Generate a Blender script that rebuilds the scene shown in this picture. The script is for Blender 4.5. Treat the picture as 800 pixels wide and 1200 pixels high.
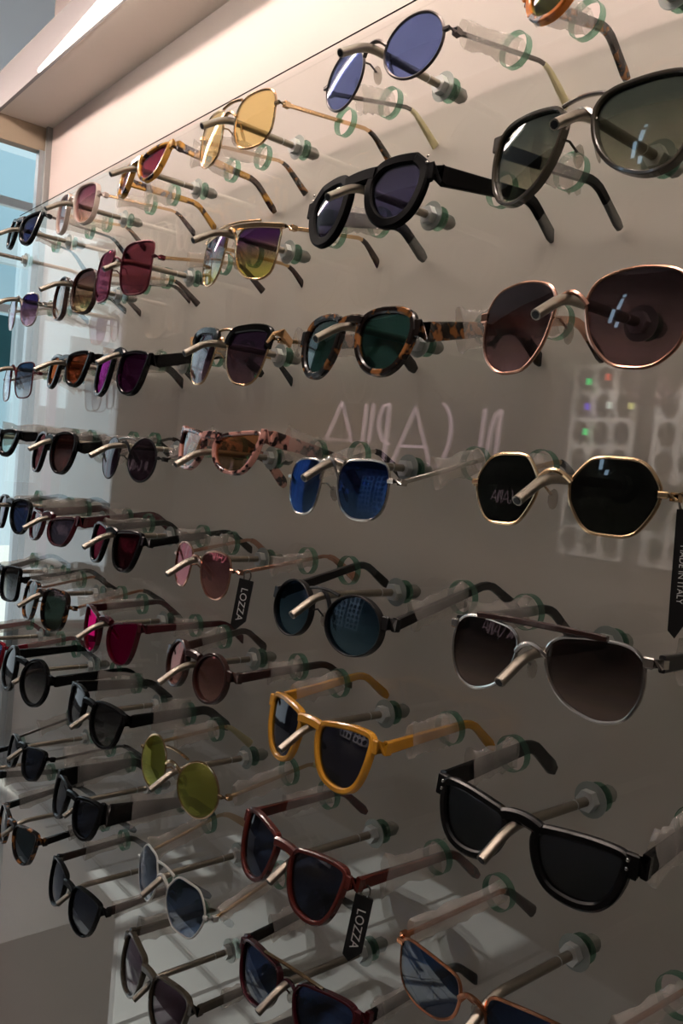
import bpy, bmesh, math, random
import numpy as np
from mathutils import Vector, Matrix, geometry
random.seed(7)
for o in list(bpy.data.objects): bpy.data.objects.remove(o)
SC = bpy.context.scene
COL = SC.collection
U = 0.2            # metres per layout unit (pitch of the peg columns)
ZO = 1.82          # height of the top peg row above the floor
def W(x, y, z): return Vector((x*U, y*U, z*U+ZO))

# ---------------------------------------------------------------- camera
cd = bpy.data.cameras.new('camera'); cam = bpy.data.objects.new('camera', cd); COL.objects.link(cam)
RIGHT = Vector((0.6362083, 0.7664562, 0.0882266)); UP = Vector((-0.0947915, -0.0358341, 0.9948520)); FWD = Vector((-0.7656720, 0.6412962, -0.0498556))
m = Matrix(((RIGHT.x, UP.x, -FWD.x, 0), (RIGHT.y, UP.y, -FWD.y, 0), (RIGHT.z, UP.z, -FWD.z, 0), (0, 0, 0, 1)))
m.translation = W(1.4492123, -2.4136772, -1.5948659)
cam.matrix_world = m
cd.sensor_fit = 'HORIZONTAL'; cd.sensor_width = 36; cd.lens = 36*957.05/800; cd.clip_start = .01; cd.clip_end = 100
SC.camera = cam
# ---------------------------------------------------------------- light
SC.view_settings.view_transform = 'Standard'; SC.view_settings.look = 'None'
SC.view_settings.gamma = 1; SC.view_settings.use_curve_mapping = False
SC.view_settings.exposure = 0.0
SC.cycles.transparent_max_bounces = 40
SC.cycles.max_bounces = 8
wd = bpy.data.worlds.new('world'); SC.world = wd; wd.use_nodes = True
wd.node_tree.nodes['Background'].inputs[0].default_value = (.52, .68, .78, 1)
wd.node_tree.nodes['Background'].inputs[1].default_value = 1.3
def lamp(name, kind, loc, energy, color, rot=None, **k):
    d = bpy.data.lights.new(name, kind); d.energy = energy; d.color = color
    for a, b in k.items(): setattr(d, a, b)
    o = bpy.data.objects.new(name, d); COL.objects.link(o); o.location = loc
    if rot: o.rotation_euler = rot
    return o
sun = lamp('sun', 'SUN', (-8, -3, 5), 7, (1, .97, .92), angle=.01)
sun.rotation_euler = Vector((1, -.2, -1.08)).to_track_quat('-Z', 'Y').to_euler()
# daylight falling in through the shop window (portal sized to the glazing)
day = lamp('window_daylight', 'AREA', W(-19.6, -1.5, -1.2), 12, (.80, .92, 1), rot=(0, math.radians(-90), 0), shape='RECTANGLE', size=10*U, size_y=11*U)

# ---------------------------------------------------------------- node helpers
def lin(c):
    return tuple(((v/255)/12.92 if v/255 <= .04045 else ((v/255+.055)/1.055)**2.4) for v in c)
def newmat(name):
    mt = bpy.data.materials.new(name); mt.use_nodes = True; nt = mt.node_tree; nt.nodes.clear()
    out = nt.nodes.new('ShaderNodeOutputMaterial'); return mt, nt, out
def N(nt, t, **k):
    n = nt.nodes.new(t)
    for a, b in k.items():
        if a.startswith('i_'): n.inputs[int(a[2:]) if a[2:].isdigit() else a[2:]].default_value = b
        else: setattr(n, a, b)
    return n
def pbr(name, rgb, rough=.4, metal=0, coat=0, bump=0, bscale=60, var=0, vscale=8, trans=0, spec=.5):
    mt, nt, out = newmat(name)
    b = N(nt, 'ShaderNodeBsdfPrincipled'); c = lin(rgb)
    b.inputs['Base Color'].default_value = (*c, 1); b.inputs['Roughness'].default_value = rough
    b.inputs['Metallic'].default_value = metal; b.inputs['Coat Weight'].default_value = coat
    b.inputs['Specular IOR Level'].default_value = spec
    b.inputs['Transmission Weight'].default_value = trans
    tc = N(nt, 'ShaderNodeTexCoord')
    if var:
        nz = N(nt, 'ShaderNodeTexNoise'); nz.inputs['Scale'].default_value = vscale; nz.inputs['Detail'].default_value = 5
        nt.links.new(tc.outputs['Object'], nz.inputs['Vector'])
        rp = N(nt, 'ShaderNodeValToRGB'); rp.color_ramp.elements[0].position = .3; rp.color_ramp.elements[1].position = .7
        rp.color_ramp.elements[0].color = (*[v*(1-var) for v in c], 1); rp.color_ramp.elements[1].color = (*[min(1, v*(1+var)) for v in c], 1)
        nt.links.new(nz.outputs['Fac'], rp.inputs[0]); nt.links.new(rp.outputs[0], b.inputs['Base Color'])
    if bump:
        nz = N(nt, 'ShaderNodeTexNoise'); nz.inputs['Scale'].default_value = bscale; nz.inputs['Detail'].default_value = 4
        nt.links.new(tc.outputs['Object'], nz.inputs['Vector'])
        bp = N(nt, 'ShaderNodeBump'); bp.inputs['Strength'].default_value = bump; bp.inputs['Distance'].default_value = .002
        nt.links.new(nz.outputs['Fac'], bp.inputs['Height']); nt.links.new(bp.outputs[0], b.inputs['Normal'])
    nt.links.new(b.outputs[0], out.inputs[0]); return mt
def patch(name, a, bcol, scale=90, pos=.5, rough=.18, stretch=1):
    """tortoiseshell / leopard acetate: irregular dark patches in a lighter body"""
    mt, nt, out = newmat(name)
    b = N(nt, 'ShaderNodeBsdfPrincipled'); b.inputs['Roughness'].default_value = rough; b.inputs['Coat Weight'].default_value = .3
    tc = N(nt, 'ShaderNodeTexCoord'); nz = N(nt, 'ShaderNodeTexNoise'); nz.inputs['Scale'].default_value = scale; nz.inputs['Detail'].default_value = 2
    nt.links.new(tc.outputs['Object'], nz.inputs['Vector'])
    rp = N(nt, 'ShaderNodeValToRGB'); rp.color_ramp.elements[0].position = pos-.04; rp.color_ramp.elements[1].position = pos+.04
    rp.color_ramp.elements[0].color = (*lin(a), 1); rp.color_ramp.elements[1].color = (*lin(bcol), 1)
    nt.links.new(nz.outputs['Fac'], rp.inputs[0]); nt.links.new(rp.outputs[0], b.inputs['Base Color'])
    nt.links.new(b.outputs[0], out.inputs[0]); return mt
def fres(nt, ior):
    """dielectric reflectance that is the same on both faces of a thin clear sheet"""
    g = N(nt, 'ShaderNodeNewGeometry'); mx = N(nt, 'ShaderNodeMix'); mx.data_type = 'FLOAT'
    mx.inputs[2].default_value = ior; mx.inputs[3].default_value = 1/ior
    nt.links.new(g.outputs['Backfacing'], mx.inputs[0])
    f = N(nt, 'ShaderNodeFresnel'); nt.links.new(mx.outputs[0], f.inputs['IOR']); return f
def clear(name, rgb=(255, 255, 255), ior=1.5, rough=0, refl=(1, 1, 1), bump=0, bscale=120, haze=0, hazecol=(200, 200, 200)):
    mt, nt, out = newmat(name)
    t = N(nt, 'ShaderNodeBsdfTransparent'); t.inputs[0].default_value = (*lin(rgb), 1)
    g = N(nt, 'ShaderNodeBsdfGlossy'); g.inputs['Roughness'].default_value = rough; g.inputs['Color'].default_value = (*refl, 1)
    base = t
    if haze:
        d = N(nt, 'ShaderNodeBsdfDiffuse'); d.inputs[0].default_value = (*lin(hazecol), 1)
        m2 = N(nt, 'ShaderNodeMixShader'); m2.inputs[0].default_value = haze
        nt.links.new(t.outputs[0], m2.inputs[1]); nt.links.new(d.outputs[0], m2.inputs[2]); base = m2
    f = fres(nt, ior); mx = N(nt, 'ShaderNodeMixShader')
    nt.links.new(f.outputs[0], mx.inputs[0]); nt.links.new(base.outputs[0], mx.inputs[1]); nt.links.new(g.outputs[0], mx.inputs[2])
    if bump:
        tc = N(nt, 'ShaderNodeTexCoord'); nz = N(nt, 'ShaderNodeTexNoise'); nz.inputs['Scale'].default_value = bscale; nz.inputs['Detail'].default_value = 3
        nt.links.new(tc.outputs['Object'], nz.inputs['Vector'])
        bp = N(nt, 'ShaderNodeBump'); bp.inputs['Strength'].default_value = bump; bp.inputs['Distance'].default_value = .004
        nt.links.new(nz.outputs['Fac'], bp.inputs['Height']); nt.links.new(bp.outputs[0], g.inputs['Normal'])
    nt.links.new(mx.outputs[0], out.inputs[0]); return mt
def lensmat(name, top, bot, mir=None, mf=0.0):
    """tinted sunglass lens, graded from brow to cheek; optional coloured mirror coating"""
    mt, nt, out = newmat(name)
    tc = N(nt, 'ShaderNodeTexCoord'); sp = N(nt, 'ShaderNodeSeparateXYZ'); nt.links.new(tc.outputs['Generated'], sp.inputs[0])
    rp = N(nt, 'ShaderNodeValToRGB'); e = rp.color_ramp.elements
    e[0].position = .12; e[1].position = .8
    h = lambda c: (*[v**.5 for v in lin(c)], 1)       # light crosses two surfaces
    e[0].color = h(bot); e[1].color = h(top)
    nt.links.new(sp.outputs['Z'], rp.inputs[0])
    t = N(nt, 'ShaderNodeBsdfTransparent'); nt.links.new(rp.outputs[0], t.inputs[0])
    g = N(nt, 'ShaderNodeBsdfGlossy'); g.inputs['Roughness'].default_value = .01
    g.inputs['Color'].default_value = (*lin(mir), 1) if mir else (1, 1, 1, 1)
    f = fres(nt, 1.37); mx = N(nt, 'ShaderNodeMixShader')
    if mf:
        mth = N(nt, 'ShaderNodeMath'); mth.operation = 'MAXIMUM'; mth.inputs[1].default_value = mf
        nt.links.new(f.outputs[0], mth.inputs[0]); nt.links.new(mth.outputs[0], mx.inputs[0])
    else: nt.links.new(f.outputs[0], mx.inputs[0])
    nt.links.new(t.outputs[0], mx.inputs[1]); nt.links.new(g.outputs[0], mx.inputs[2])
    nt.links.new(mx.outputs[0], out.inputs[0]); return mt
def emit(name, rgb, s):
    mt, nt, out = newmat(name); e = N(nt, 'ShaderNodeEmission'); e.inputs[0].default_value = (*lin(rgb), 1); e.inputs[1].default_value = s
    nt.links.new(e.outputs[0], out.inputs[0]); return mt

# ---------------------------------------------------------------- mesh helpers
class MB:
    def __init__(s): s.v = []; s.f = []
    def box(s, a, b):
        x0, y0, z0 = a; x1, y1, z1 = b; n = len(s.v)
        s.v += [(x0,y0,z0),(x1,y0,z0),(x1,y1,z0),(x0,y1,z0),(x0,y0,z1),(x1,y0,z1),(x1,y1,z1),(x0,y1,z1)]
        s.f += [tuple(n+i for i in q) for q in ((0,3,2,1),(4,5,6,7),(0,1,5,4),(1,2,6,5),(2,3,7,6),(3,0,4,7))]; return s
    def sweep(s, path, sec, side=(1, 0, 0), closed=False, cap=True, scales=None):
        """sec: list of (a,b); a along the side axis, b along the other normal"""
        P = [Vector(p) for p in path]; n = len(P); k = len(sec); b0 = len(s.v); side = Vector(side)
        for i in range(n):
            t = (P[(i+1) % n]-P[i-1]) if closed else (P[min(i+1, n-1)]-P[max(i-1, 0)])
            t.normalize()
            sd = (side - t*side.dot(t))
            if sd.length < 1e-5: sd = t.orthogonal()
            sd.normalize(); up = t.cross(sd)
            sc = scales[i] if scales else (1, 1)
            for a, b in sec: s.v.append(tuple(P[i]+sd*a*sc[0]+up*b*sc[1]))
        m_ = n if closed else n-1
        for i in range(m_):
            j = (i+1) % n
            for q in range(k):
                r = (q+1) % k
                s.f.append((b0+i*k+q, b0+i*k+r, b0+j*k+r, b0+j*k+q))
        if cap and not closed:
            s.f.append(tuple(b0+q for q in reversed(range(k)))); s.f.append(tuple(b0+(n-1)*k+q for q in range(k)))
        return s
    def tube(s, path, r, k=8, **kw): return s.sweep(path, circ(r, r, k), **kw)
    def ell(s, c, rx, ry, rz, nu=8, nv=5):
        b = len(s.v); s.v.append((c[0], c[1], c[2]-rz))
        for j in range(1, nv):
            a = math.pi*j/nv
            for i in range(nu):
                t = 2*math.pi*i/nu; s.v.append((c[0]+rx*math.sin(a)*math.cos(t), c[1]+ry*math.sin(a)*math.sin(t), c[2]-rz*math.cos(a)))
        s.v.append((c[0], c[1], c[2]+rz)); e = len(s.v)-1
        for i in range(nu):
            s.f.append((b, b+1+(i+1) % nu, b+1+i)); s.f.append((e, e-nu+i, e-nu+(i+1) % nu))
            for j in range(nv-2):
                p = b+1+j*nu; s.f.append((p+i, p+(i+1) % nu, p+nu+(i+1) % nu, p+nu+i))
        return s
    def build(s, name, mat, parent=None, smooth=True, scale=U):
        me = bpy.data.meshes.new(name); me.from_pydata([(x*scale, y*scale, z*scale) for x, y, z in s.v], [], s.f); me.update()
        bm = bmesh.new(); bm.from_mesh(me); bmesh.ops.recalc_face_normals(bm, faces=bm.faces); bm.to_mesh(me); bm.free()
        if smooth:
            for p in me.polygons: p.use_smooth = True
            try: me.set_sharp_from_angle(angle=math.radians(42))
            except Exception: pass
        me.materials.append(mat); o = bpy.data.objects.new(name, me); COL.objects.link(o)
        if parent is not None: o.parent = parent
        return o
def circ(a, b, k): return [(a*math.cos(2*math.pi*i/k), b*math.sin(2*math.pi*i/k)) for i in range(k)]
def rrect(a, b, c):   # rounded rectangle, half sizes a,b, chamfer c
    return [(a, -b+c), (a, b-c), (a-c, b), (-a+c, b), (-a, b-c), (-a, -b+c), (-a+c, -b), (a-c, -b)]
def tag(o, label=None, cat=None, group=None, kind=None):
    for k, v in (('label', label), ('category', cat), ('group', group), ('kind', kind)):
        if v: o[k] = v
    return o
def empty(name, loc, rot=None):
    o = bpy.data.objects.new(name, None); COL.objects.link(o); o.location = loc; o.empty_display_size = .01
    if rot is not None: o.rotation_euler = rot
    return o
def wbox(name, a, b, mat, parent=None, kind=None, smooth=False):
    """box given in layout units, origin left at its own centre"""
    c = [(a[i]+b[i])/2 for i in range(3)]
    o = MB().box([a[i]-c[i] for i in range(3)], [b[i]-c[i] for i in range(3)]).build(name, mat, parent, smooth=smooth)
    o.location = W(*c)
    if parent is not None: o.location = W(*c)-parent.location
    if kind: o['kind'] = kind
    return o

# ---------------------------------------------------------------- materials
M_wall = pbr('wall_paint', (220, 205, 199), .75, var=.03, vscale=2, bump=.15, bscale=40)
M_dark = pbr('dark_wall_paint', (84, 78, 74), .8, var=.08, vscale=2)
M_soffit = pbr('soffit_laminate', (205, 196, 186), .5, var=.03, vscale=3)
M_fascia = pbr('fascia_laminate', (138, 133, 133), .6)
M_ceil = pbr('ceiling_paint', (228, 228, 232), .8, var=.04, vscale=1)
M_tile = pbr('floor_tile_glaze', (206, 206, 208), .35, var=.06, vscale=6)
M_grout = pbr('floor_grout', (48, 46, 46), .9)
M_wood = pbr('pale_birch_beam', (160, 146, 126), .6, var=.1, vscale=9)
M_grey = pbr('grey_laminate', (222, 218, 214), .6, var=.05, vscale=4)
M_alu = pbr('anodised_aluminium', (170, 180, 186), .3, metal=.9)
M_brass = pbr('brass_strip', (160, 162, 160), .45, metal=.5)
M_grey2 = pbr('sun_block_grey', (120, 130, 134), .6)
M_white = pbr('white_enamel', (238, 240, 240), .4)
M_glass = clear('clear_glass', (247, 250, 248), 1.5)
M_edge = clear('glass_edge_green', (196, 226, 213), 1.45, rough=.08, haze=.15, hazecol=(48, 108, 88))
M_steel = pbr('brushed_steel', (150, 143, 132), .36, metal=1, bump=.1, bscale=300)
M_nut = pbr('zinc_plated_nut', (205, 208, 205), .42, metal=.85)
M_wash = pbr('galvanised_washer', (150, 156, 150), .38, metal=.7)
M_cap = pbr('grey_rubber_cap', (130, 128, 124), .6)
M_sleeve = clear('crinkled_clear_film', (246, 244, 241), 1.5, rough=.10, bump=1.0, bscale=220, haze=.27, hazecol=(235, 230, 225))
M_pad = clear('clear_silicone', (235, 232, 228), 1.45, rough=.08, haze=.15, hazecol=(225, 220, 215))
FM = {
 'black': pbr('gloss_black_acetate', (9, 9, 10), .2, coat=.05, spec=.32),
 'matte': pbr('matte_black_acetate', (2, 2, 3), .5, spec=.06),
 'torto': patch('dark_tortoise_acetate', (24, 15, 12), (140, 90, 48), 95, .57),
 'tortoy': patch('yellow_tortoise_acetate', (45, 24, 16), (205, 150, 62), 60, .47),
 'tortoa': patch('amber_tortoise_acetate', (60, 28, 14), (214, 120, 30), 45, .42),
 'leopard': patch('pink_leopard_acetate', (50, 24, 26), (205, 150, 138), 95, .47),
 'pale': pbr('milky_beige_acetate', (205, 188, 178), .2, coat=.3),
 'amber': pbr('honey_amber_acetate', (205, 146, 45), .2, coat=.4, var=.15, vscale=40),
 'brown': pbr('red_brown_acetate', (84, 32, 26), .18, coat=.4, var=.25, vscale=60),
 'dbrown': pbr('dark_brown_acetate', (50, 28, 24), .2, coat=.3),
 'maroon': pbr('maroon_acetate', (70, 22, 30), .2, coat=.3),
 'red': pbr('red_acetate', (128, 20, 36), .2, coat=.3),
 'olive': pbr('dark_olive_acetate', (66, 60, 50), .2, coat=.3),
 'greyac': pbr('smoke_grey_acetate', (92, 90, 88), .25, coat=.3),
 'gold': pbr('pale_gold_metal', (212, 180, 140), .2, metal=1),
 'rose': pbr('rose_gold_metal', (208, 160, 138), .2, metal=1),
 'copper': pbr('copper_metal', (196, 132, 96), .25, metal=1),
 'silver': pbr('silver_metal', (200, 196, 190), .2, metal=1),
 'gun': pbr('gunmetal', (96, 90, 88), .3, metal=1),
 'bmetal': pbr('black_metal', (26, 25, 26), .35, metal=.3),
 'white': pbr('white_metal', (214, 214, 210), .3, metal=.3),
 'brose': pbr('burgundy_metal', (96, 40, 46), .3, metal=.8),
 'beige': pbr('ivory_tip', (206, 192, 150), .4),
}
SH = {
'crown':[(1,.1),(1,.42),(.9,.66),(.62,.92),(.5,.97),(-.1,1),(-.55,.93),(-.82,.7),(-.97,.4),(-.96,.05),(-.84,-.38),(-.6,-.73),(-.3,-.94),(0,-1),(.35,-.94),(.68,-.7),(.9,-.3)],
'round':[(1,0),(.92,.38),(.7,.7),(.38,.92),(0,1),(-.38,.92),(-.7,.7),(-.92,.38),(-1,0),(-.92,-.38),(-.7,-.7),(-.38,-.92),(0,-1),(.38,-.92),(.7,-.7),(.92,-.38)],
'panto':[(1,.15),(.98,.5),(.8,.84),(.4,.98),(0,1),(-.4,.97),(-.8,.82),(-.98,.5),(-.97,.1),(-.85,-.35),(-.6,-.72),(-.3,-.94),(0,-1),(.35,-.95),(.68,-.7),(.9,-.3)],
'way':[(1,.45),(1,.78),(.86,.96),(.4,1),(0,.97),(-.45,.9),(-.85,.78),(-.97,.45),(-.9,-.02),(-.74,-.5),(-.48,-.84),(-.1,-.99),(.28,-.98),(.6,-.8),(.82,-.42),(.95,.05)],
'avi':[(1,.35),(.92,.72),(.65,.95),(.2,1),(-.3,.96),(-.75,.85),(-.98,.55),(-.95,.1),(-.78,-.35),(-.45,-.75),(0,-.97),(.35,-.99),(.7,-.82),(.92,-.4),(1,0)],
'navi':[(1,.3),(.97,.75),(.7,.96),(.1,1),(-.4,.97),(-.85,.88),(-1,.55),(-.97,.0),(-.8,-.5),(-.4,-.88),(0,-.99),(.45,-.98),(.8,-.75),(.96,-.3)],
'sq':[(1,0),(.99,.5),(.92,.85),(.6,.98),(0,1),(-.6,.97),(-.92,.82),(-1,.45),(-.98,-.1),(-.9,-.6),(-.62,-.93),(-.1,-1),(.45,-.98),(.8,-.83),(.95,-.5)],
'oval':[(1,.05),(.96,.5),(.75,.85),(.35,1),(-.1,1),(-.6,.9),(-.92,.6),(-1,.1),(-.96,-.4),(-.75,-.8),(-.35,-.98),(.1,-1),(.55,-.92),(.88,-.6),(.98,-.3)],
'sqr':[(1,.1),(.97,.55),(.78,.88),(.35,1),(-.15,1),(-.62,.95),(-.92,.72),(-1,.3),(-.93,-.2),(-.75,-.65),(-.4,-.93),(.05,-1),(.5,-.93),(.83,-.65),(.97,-.25)],
'cat':[(1,.6),(1,.88),(.85,1),(.4,.95),(-.1,.85),(-.6,.72),(-.93,.48),(-1,.1),(-.93,-.3),(-.7,-.7),(-.3,-.96),(.1,-1),(.5,-.85),(.8,-.4),(.94,.1)],
'oct':[(1,.12),(.97,.36),(.8,.68),(.6,.9),(.36,.99),(0,1),(-.36,.99),(-.6,.9),(-.82,.62),(-.98,.32),(-.99,.05),(-.93,-.25),(-.72,-.66),(-.52,-.9),(-.3,-.99),(.1,-1),(.36,-.98),(.6,-.84),(.82,-.5),(.96,-.15)],
'pent':[(1,.1),(.98,.5),(.72,.88),(.2,1),(-.3,.98),(-.8,.8),(-1,.45),(-.96,0),(-.78,-.5),(-.4,-.9),(.0,-1),(.45,-.95),(.82,-.65),(.96,-.3)],
'club':[(1,.4),(1,.75),(.8,.95),(.3,1),(-.3,.95),(-.8,.85),(-1,.5),(-.96,0),(-.8,-.5),(-.45,-.9),(0,-1),(.4,-.95),(.75,-.65),(.93,-.15)],
'half':[(1,.5),(.98,.78),(.85,.9),(.4,.98),(-.1,1),(-.6,.95),(-.9,.82),(-.97,.4),(-.92,-.15),(-.72,-.65),(-.3,-.96),(.15,-1),(.55,-.85),(.85,-.35)],
'ang':[(1,.8),(.97,.95),(.5,1),(-.1,.92),(-.8,.72),(-1,.5),(-.97,.1),(-.8,-.5),(-.5,-.85),(-.2,-1),(.3,-.88),(.6,-.6),(.88,.1)],
}
POSES = [
  [1, 1, "panto", -0.0348, -0.4069, -0.1073, -0.035, 0.1266, -0.0767, 0.2342, 0.1861, 0.0729],
  [2, 1, "round", -0.9963, -0.4027, -0.0407, 0.0513, -0.0459, -0.0718, 0.266, 0.2519, 0.0987],
  [3, 1, "oval", -2.0014, -0.4209, -0.0355, 0.0183, -0.0055, -0.0559, 0.2704, 0.2676, 0.0946],
  [4, 1, "ang", -3.0004, -0.4144, -0.0164, -0.0234, -0.0595, -0.1756, 0.2741, 0.2023, 0.0809],
  [5, 1, "sqr", -3.9971, -0.3931, -0.0262, 0.038, -0.0215, -0.0772, 0.2568, 0.2672, 0.0921],
  [6, 1, "cat", -4.9986, -0.4074, -0.0042, 0.0312, 0.0526, -0.1816, 0.2541, 0.259, 0.0834],
  [1, 2, "avi", -0.0079, -0.4432, -0.5958, -0.0102, 0.0174, -0.0582, 0.3012, 0.2757, 0.0865],
  [2, 2, "crown", -0.9971, -0.4204, -0.5676, 0.051, -0.0436, -0.1561, 0.2836, 0.2832, 0.0706],
  [3, 2, "navi", -1.9909, -0.3676, -0.6155, -0.027, 0.0552, -0.0434, 0.3045, 0.258, 0.0947],
  [4, 2, "sq", -3.0091, -0.4856, -0.5867, 0.0535, -0.0135, -0.0658, 0.2781, 0.3053, 0.0949],
  [5, 2, "oval", -3.9936, -0.3688, -0.584, 0.0642, -0.0434, -0.107, 0.2561, 0.2983, 0.0914],
  [6, 2, "sqr", -4.9977, -0.3759, -0.6063, 0.0226, -0.0028, -0.0445, 0.2595, 0.2532, 0.0945],
  [1, 3, "pent", 0.0113, -0.4246, -1.1057, 0.0494, -0.0051, -0.0885, 0.2914, 0.2899, 0.0944],
  [2, 3, "panto", -0.9956, -0.4091, -1.1028, 0.0373, -0.0019, -0.1536, 0.2757, 0.2667, 0.0783],
  [3, 3, "club", -1.9882, -0.3765, -1.0946, 0.0436, 0.0282, -0.1353, 0.2781, 0.2826, 0.0892],
  [4, 3, "half", -3.0065, -0.4492, -1.1534, 0.0402, -0.0053, -0.1683, 0.2596, 0.2571, 0.0864],
  [5, 3, "way", -3.9947, -0.377, -1.0829, 0.0369, -0.0138, -0.1755, 0.2599, 0.247, 0.087],
  [6, 3, "sq", -4.9958, -0.3798, -1.1375, 0.0205, -0.0531, -0.0541, 0.2626, 0.2771, 0.093],
  [1, 4, "oct", 0.0077, -0.411, -1.5998, 0.0485, -0.0099, -0.0905, 0.2648, 0.2287, 0.0953],
  [2, 4, "sqr", -1.004, -0.4351, -1.6622, -0.0087, -0.031, -0.065, 0.2578, 0.2357, 0.094],
  [3, 4, "cat", -1.9908, -0.3955, -1.5468, 0.0289, 0.0037, -0.147, 0.302, 0.2161, 0.0884],
  [4, 4, "round", -2.9896, -0.366, -1.632, 0.0953, -0.0083, -0.1165, 0.2469, 0.2601, 0.0957],
  [5, 4, "panto", -3.9993, -0.4354, -1.6382, 0.0509, -0.0234, -0.1592, 0.2761, 0.2843, 0.0892],
  [6, 4, "way", -5.0052, -0.4684, -1.6105, 0.049, 0.0073, -0.1784, 0.2666, 0.2144, 0.0878],
  [1, 5, "avi", 0.0061, -0.4355, -2.1137, 0.0234, -0.0382, -0.0876, 0.2947, 0.2344, 0.0862],
  [2, 5, "round", -0.997, -0.4307, -2.1628, 0.0766, 0.0205, -0.1133, 0.2607, 0.2307, 0.0885],
  [3, 5, "pent", -1.9989, -0.4105, -2.1299, -0.0389, 0.0145, -0.0635, 0.2366, 0.2294, 0.0886],
  [4, 5, "way", -2.9963, -0.4065, -2.1445, 0.0392, 0.0186, -0.1636, 0.249, 0.2438, 0.0825],
  [5, 5, "cat", -3.9968, -0.4152, -2.1461, 0.0796, -0.0051, -0.1791, 0.2776, 0.2104, 0.0863],
  [6, 5, "panto", -4.9882, -0.3456, -2.1451, 0.0354, 0.0148, -0.0857, 0.2761, 0.2702, 0.0942],
  [1, 6, "way", 0.0178, -0.4185, -2.6551, 0.102, 0.0158, -0.102, 0.2909, 0.2101, 0.0646],
  [2, 6, "way", -0.9935, -0.436, -2.6611, -0.0273, -0.0195, -0.112, 0.2868, 0.2602, 0.0872],
  [3, 6, "round", -1.9942, -0.3931, -2.6262, -0.0006, -0.0023, -0.149, 0.246, 0.2408, 0.0779],
  [4, 6, "cat", -2.9907, -0.4027, -2.6691, 0.0739, 0.0019, -0.0631, 0.2546, 0.2617, 0.098],
  [5, 6, "sqr", -3.9947, -0.4246, -2.6695, 0.0818, 0.0113, -0.1366, 0.2697, 0.2767, 0.093],
  [6, 6, "sq", -4.9917, -0.3796, -2.671, 0.0335, -0.0579, -0.0831, 0.26, 0.2673, 0.0903],
  [1, 7, "navi", -0.0217, -0.506, -3.1813, 0.063, -0.0479, -0.0056, 0.2873, 0.1978, 0.0839],
  [2, 7, "way", -1.0131, -0.4978, -3.1557, 0.0131, 0.0011, -0.2013, 0.2814, 0.2544, 0.0768],
  [3, 7, "round", -1.9988, -0.453, -3.1409, 0.1119, 0.0612, -0.1017, 0.2743, 0.2682, 0.1007],
  [4, 7, "half", -3.0023, -0.4625, -3.1384, 0.031, 0.0154, -0.137, 0.2921, 0.2507, 0.0895],
  [5, 7, "round", -4.0056, -0.5235, -3.1447, 0.0813, 0.0161, -0.1314, 0.2996, 0.3149, 0.0918],
  [6, 7, "half", -4.9991, -0.5193, -3.2296, 0.146, -0.0187, -0.0588, 0.2917, 0.2837, 0.1057],
  [2, 8, "club", -0.9879, -0.4373, -3.6975, 0.1104, -0.0459, -0.1589, 0.2855, 0.2221, 0.085],
  [3, 8, "oct", -1.9924, -0.4619, -3.7126, -0.0092, -0.0071, -0.1127, 0.2945, 0.2518, 0.0928],
  [4, 8, "way", -3.0114, -0.5211, -3.6787, 0.0232, -0.0199, -0.1832, 0.2582, 0.2318, 0.0841],
  [5, 8, "way", -3.9995, -0.4777, -3.7246, 0.0117, -0.0882, -0.1996, 0.2655, 0.2156, 0.0866],
  [6, 9, "way", -5.0026, -0.4967, -4.198, 0.0911, -0.1381, -0.1485, 0.2843, 0.2544, 0.0919],
  [2, 9, "way", -1.0041, -0.4353, -4.1457, 0.1306, -0.1098, -0.1696, 0.2876, 0.2009, 0.0788],
  [3, 9, "club", -2.0038, -0.4973, -4.2076, 0.0319, 0.0585, -0.121, 0.2682, 0.2703, 0.0884],
  [4, 9, "half", -3.0035, -0.5043, -4.2169, 0.038, 0.0368, -0.1399, 0.2688, 0.2431, 0.0899],
  [5, 9, "way", -3.9975, -0.5074, -4.2569, 0.0163, -0.0402, -0.1128, 0.288, 0.241, 0.0935],
]
SZ = 0.52008704
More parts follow.
